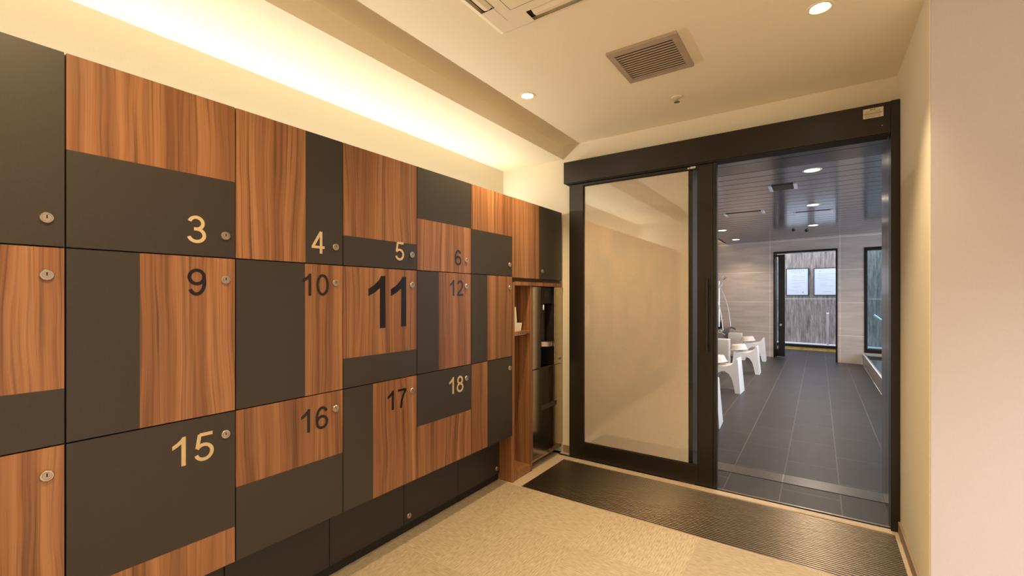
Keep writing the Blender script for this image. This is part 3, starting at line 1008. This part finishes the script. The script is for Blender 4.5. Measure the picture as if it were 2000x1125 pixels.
def diffuser(x0, x1, y0, y1, body, label):
    t = thing('air_diffuser', label, 'vent', ((x0 + x1) / 2, (y0 + y1) / 2, BZ - 0.01), 'slot air diffusers in the bathroom ceiling')
    obj('slot', box(nb(), x0 + 0.03, x1 - 0.03, y0, y1, BZ - 0.008, BZ - 0.0002), body, t)
    for a in (x0, x1 - 0.03):
        obj('end_cap', box(nb(), a, a + 0.03, y0 - 0.005, y1 + 0.005, BZ - 0.012, BZ - 0.0002), 'white', t)


diffuser(-0.437, -0.185, 5.37, 5.62, 'slotdark', 'dark slot air vent with white ends, nearest in the bathroom ceiling')
diffuser(-1.10, -0.61, 6.85, 7.05, 'bceil', 'ceiling-coloured slot vent with white ends at the left of the bathroom ceiling')
diffuser(-0.29, 0.16, 7.28, 7.48, 'bceil', 'ceiling-coloured slot vent with white ends in the middle of the bathroom ceiling')
for (x, y), lb in zip(((-0.36, 9.15), (-0.175, 9.35)), ('small dark ceiling sensor left of the other, far end of the bathroom ceiling', 'small dark ceiling sensor right of the other, far end of the bathroom ceiling')):
    b = nb(); lathe(b, [(0.03, 0), (0.03, -0.01), (0.012, -0.03), (0, -0.03)], (x, y, BZ - 0.0002), 'z', 14)
    tag(obj('ceiling_sensor', b, 'pump', smooth=True), lb, 'sensor', 'small sensors in the bathroom ceiling')


# ---- bath stools: side profile arch with raised back edge, extruded
def stool_bm():
    # outline in (x, z): low front left, raised back right, arched opening
    outer = [(-0.205, 0.0), (-0.192, 0.10), (-0.178, 0.26), (-0.172, 0.345), (-0.165, 0.362), (-0.13, 0.358), (-0.06, 0.345), (0.02, 0.342),
             (0.085, 0.358), (0.125, 0.392), (0.148, 0.432), (0.160, 0.445), (0.172, 0.440), (0.176, 0.425), (0.188, 0.25), (0.200, 0.10), (0.208, 0.0)]
    inner = [(0.148, 0.0), (0.128, 0.10), (0.105, 0.185), (0.070, 0.245), (0.020, 0.275), (-0.030, 0.270), (-0.075, 0.235), (-0.110, 0.170), (-0.130, 0.09), (-0.145, 0.0)]
    b = nb()
    pts = outer + inner
    n = len(pts)
    layers = []
    for y, s in ((-0.150, 0.0), (-0.140, 1.0), (0.140, 1.0), (0.150, 0.0)):
        lay = []
        for x, z in pts:
            k = 1.0 if s else 0.985
            yy = y * (1.0 - 0.16 * (z / 0.45))          # tapers towards the top
            lay.append(b.verts.new((x * k, yy, z if s else (z * 0.985 if z > 0.01 else 0.0))))
        layers.append(lay)
    for L0, L1 in zip(layers, layers[1:]):
        for i in range(n):
            j = (i + 1) % n
            b.faces.new((L0[i], L0[j], L1[j], L1[i]))
    f0 = b.faces.new(layers[0][::-1]); f1 = b.faces.new(layers[-1])
    bmesh.ops.triangulate(b, faces=[f0, f1])
    return b


GS = 'white plastic bath stools'
st = thing('bath_stool', 'white bath stool, nearest, mostly hidden behind the door', 'stool', (0, 0, 0), GS)
obj('shell', stool_bm(), 'white', st, True, recenter=False)
b = nb(); box(b, -0.13, 0.07, -0.09, 0.09, 0.3415, 0.349, 0.003)
obj('seat_pad', b, 'bowl', st, True, recenter=False)
SP = [(-0.985, 4.72, 0.06), (-1.025, 6.52, -0.04), (-0.985, 8.24, 0.02), (-1.045, 9.92, 0.02)]
LS = ['white bath stool, nearest, mostly hidden behind the door', 'second white bath stool from the front, cut by the door edge',
      'third white bath stool, with its whole arch in view', 'farthest white bath stool, by the end wall']
for i, (x, y, rz) in enumerate(SP):
    if i == 0: o = st
    else:
        o = st.copy(); COL.objects.link(o)
        for ch in st.children:
            c_ = ch.copy(); COL.objects.link(c_); c_.parent = o
    o.location = (x, y, 0); o.rotation_euler = (0, 0, rz); o['label'] = LS[i]

# ---- wash bowls tilted on the stools
def bowl_bm():
    b = nb()
    lathe(b, [(0, 0), (0.092, 0), (0.104, 0.006), (0.128, 0.076), (0.138, 0.080), (0.138, 0.086), (0.122, 0.083), (0.098, 0.012), (0, 0.009)], (0, 0, 0), 'z', 32)
    return b


for (x, y, z, ry, lb) in ((-1.10, 8.22, 0.456, PI - 0.12, 'ivory wash bowl upturned on the third stool'), (-1.16, 9.90, 0.456, PI - 0.12, 'ivory wash bowl upturned on the farthest stool'),
                          (-1.14, 6.50, 0.456, PI - 0.12, 'ivory wash bowl upturned on the second stool')):
    o = obj('wash_bowl', bowl_bm(), 'bowl', smooth=True, recenter=False)
    o.location = (x, y, z); o.rotation_euler = (0, ry, 0)
    tag(o, lb, 'bowl', 'wash bowls on the bath stools')

# ---- washing stations along the left wall
o = tag(obj('wash_counter', box(nb(), XL + 0.003, -1.60, 3.9, 10.68, 0, 0.57, 0.004), 'bdark'), 'long dark counter along the shower wall', 'counter')
GH = 'hand showers over the washing counter'
for y, lb, xx in ((10.05, 'chrome hand shower on a slide bar nearest the end wall', -1.70), (8.78, 'chrome hand shower on a slide bar cut by the door edge', -1.64)):
    t = thing('hand_shower', lb, 'shower', (xx, y, 0.58), GH)
    obj('slide_bar', tube(nb(), [(xx, y, 0.62), (xx, y, 1.56)], 0.014), 'chrome', t, True)
    b = nb(); tube(b, [(xx, y, 1.50), (XL, y, 1.50)], 0.012); tube(b, [(xx, y, 0.66), (XL, y, 0.66)], 0.012)
    obj('bracket', b, 'chrome', t, True)
    obj('handle', tube(nb(), [(xx + 0.015, y, 1.42), (xx + 0.06, y, 1.50), (xx + 0.085, y + 0.01, 1.60)], 0.015), 'white', t, True)
    b = nb(); tube(b, [(xx + 0.07, y, 1.60), (xx + 0.12, y + 0.01, 1.655)], 0.034, 14)
    obj('shower_head', b, 'chrome', t, True)
    pts = []
    for i in range(15):
        s = i / 14
        pts.append((xx + 0.03 + 0.16 * s + 0.02 * math.sin(s * 3), y + 0.10 * math.sin(s * PI) + 0.18 * s, 1.42 - 0.80 * s + 0.03 * math.sin(s * PI)))
    obj('hose', tube(nb(), pts, 0.009, 8), 'white', t, True)
GF = 'wall faucets over the washing counter'
for y, x, lb in ((10.15, -1.47, 'chrome faucet with side levers nearest the end wall'), (8.80, -1.45, 'chrome faucet with side levers beside the door edge')):
    t = thing('faucet', lb, 'faucet', (x, y, 0.55), GF)
    obj('body', tube(nb(), [(x - 0.09, y - 0.11, 0.60), (x - 0.09, y + 0.11, 0.60)], 0.030, 14), 'chrome', t, True)
    obj('spout', tube(nb(), [(x - 0.09, y, 0.60), (x, y, 0.61), (x + 0.07, y, 0.57)], 0.018), 'chrome', t, True)
    for s in (-1, 1):
        obj('lever', tube(nb(), [(x - 0.09, y + s * 0.12, 0.60), (x - 0.09, y + s * 0.16, 0.60), (x - 0.02, y + s * 0.17, 0.64)], 0.011), 'chrome', t, True)
for (y, lb) in ((8.72, 'white box on the counter edge between third and fourth stools'), (10.30, 'white box on the counter edge by the end wall')):
    t = tag(obj('wash_caddy', box(nb(), -1.555, -1.30, y - 0.09, y + 0.09, 0.0, 0.49, 0.008), 'bowl'), lb, 'box', 'white boxes below the faucets')
GP = 'pump bottles on the washing counter'
for i, (x, y) in enumerate(((-1.70, 10.34), (-1.73, 10.22))):
    t = thing('pump_bottle', ('dark pump bottle on the counter, nearest the end wall', 'dark pump bottle on the counter, beside the shower bar')[i], 'bottle', (x, y, 0.57), GP)
    obj('bottle_body', lathe(nb(), [(0, 0), (0.03, 0), (0.032, 0.01), (0.032, 0.13), (0.012, 0.15), (0.012, 0.17), (0, 0.17)], (x, y, 0.57), 'z', 18), 'pump', t, True)
    obj('pump_head', tube(nb(), [(x, y, 0.75), (x, y, 0.785), (x + 0.04, y, 0.79)], 0.007), 'pump', t, True)

# ---------------------------------------------------------------- outside beyond the end wall
b = nb(); fbox(b, -6, 9, 0.15, 8, -0.08, -0.01)
struct('floor_outside', b, 'btile')
b = nb(); fbox(b, -3.2, 4.5, 2.3, 2.5, -0.05, 2.55)
struct('wall_outside', b, 'stone')
b = nb(); fbox(b, -3.2, 4.5, 2.292, 2.3, 1.180, 1.190)
o = tag(obj('wall_joint_strip', b, 'ledge'), 'thin pale joint line along the grained stone wall', 'strip')
b = nb(); fbox(b, -3.2, 4.5, 1.95, 2.29, 0.06, 0.12)
t = tag(obj('stone_ledge', b, 'frame'), 'dark edged ledge along the foot of the stone wall', 'ledge')
b = nb(); fbox(b, -3.2, 4.5, 1.97, 2.29, 0.12, 0.135)
obj('ledge_top', b, 'ledge', t, label='pale stone top')
b = nb(); fbox(b, -3.2, 4.5, 1.97, 2.29, -0.01, 0.058)
obj('painted_glow_strip', b, 'yellow', t, label='face under the ledge with its warm glow painted yellow')  # painted glow only, this face emits nothing
pp = O_ + U * -0.165 + NN * 2.05
t = thing('handrail_post', 'slim steel post on the ledge in front of the posters', 'post', (pp.x, pp.y, 0.135))
obj('post', tube(nb(), [(pp.x, pp.y, 0.135), (pp.x, pp.y, 0.85)], 0.020, 12), 'steel', t, True)
obj('cap', tube(nb(), [(pp.x, pp.y, 0.85), (pp.x, pp.y, 0.875)], 0.026, 12), 'white', t, True)
b = nb()
a_ = O_ + U * 1.02 + NN * 1.6; c_ = O_ + U * 2.2 + NN * 1.2
tube(b, [(a_.x - 0.32, a_.y, 0.86), (a_.x - 0.02, a_.y, 0.60), (a_.x - 0.02, a_.y, -0.01)], 0.022, 12)
tag(obj('handrail', b, 'white', smooth=True), 'white slanting handrail seen through the right window', 'handrail')


def poster(u0, u1, z0, z1, kind, label):
    t = thing('framed_notice', label, 'notice', tuple(O_ + U * ((u0 + u1) / 2) + NN * 2.28)[:2] + (z0,), 'framed notices on the grained stone wall')
    f = nb(); w = 0.014
    for q in ((u0, u1, z0, z0 + w), (u0, u1, z1 - w, z1), (u0, u0 + w, z0 + w, z1 - w), (u1 - w, u1, z0 + w, z1 - w)):
        fbox(f, q[0], q[1], 2.265, 2.292, q[2], q[3])
    obj('frame', f, 'navyframe', t)
    b = nb(); fbox(b, u0 + w, u1 - w, 2.272, 2.290, z0 + w, z1 - w)
    sh = obj('sheet', b, 'poster', t)
    W, H = u1 - u0, z1 - z0
    b = nb()
    rnd = random.Random(kind)
    def line(x0, x1, y, h, cw, gap):
        x = x0
        while x < x1:
            w_ = cw * rnd.uniform(0.6, 1.0)
            # broken glyph-like clusters
            fbox(b, u0 + x * W, u0 + min(x + w_, x1) * W, 2.2708, 2.272, z0 + y * H, z0 + (y + h) * H)
            if h > 0.02:
                fbox(b, u0 + (x + w_ * 0.3) * W, u0 + (x + w_ * 0.5) * W, 2.2708, 2.272, z0 + (y - h * 0.5) * H, z0 + (y + h * 1.5) * H)
            x += w_ + gap
    if kind == 1:
        for i in range(8):
            if i != 3 or True: line(0.15 + i * 0.085 + (0.01 if i > 3 else 0), 0.15 + i * 0.085 + 0.045, 0.895, 0.022, 0.045, 1)
        line(0.2, 0.68, 0.83, 0.012, 0.03, 0.02)
        for y, a, c_ in ((0.73, .25, .52), (0.675, .25, .85), (0.60, .25, .45), (0.55, .25, .86), (0.47, .25, .84), (0.42, .25, .62), (0.335, .25, .68), (0.29, .25, .55), (0.215, .13, .33), (0.17, .13, .60)):
            line(a, c_, y, 0.009, 0.03, 0.012)
        fbox(b, u0 + .72 * W, u0 + .78 * W, 2.2708, 2.272, z0 + .10 * H, z0 + .14 * H)
        line(0.15, 0.62, 0.11, 0.008, 0.03, 0.02)
    else:
        fbox(b, u0 + .26 * W, u0 + .28 * W, 2.2708, 2.272, z0 + .86 * H, z0 + .90 * H)
        line(0.18, 0.92, 0.775, 0.014, 0.035, 0.028)
        line(0.2, 0.55, 0.71, 0.014, 0.035, 0.028)
        fbox(b, u0 + .1 * W, u0 + .95 * W, 2.2708, 2.272, z0 + .645 * H, z0 + .649 * H)
        for y, a, c_ in ((0.60, .2, .55), (0.55, .22, .80), (0.44, .24, .55), (0.39, .27, .48), (0.34, .27, .80), (0.13, .40, .74)):
            line(a, c_, y, 0.009, 0.03, 0.014)
    obj('print', b, 'inkb', sh)
    return t


poster(-1.045, -0.575, 1.268, 1.925, 1, 'left framed white notice with heading and text lines, stone wall outside')
poster(-0.475, 0.005, 1.268, 1.915, 2, 'right framed white notice, cut by the doorway frame')
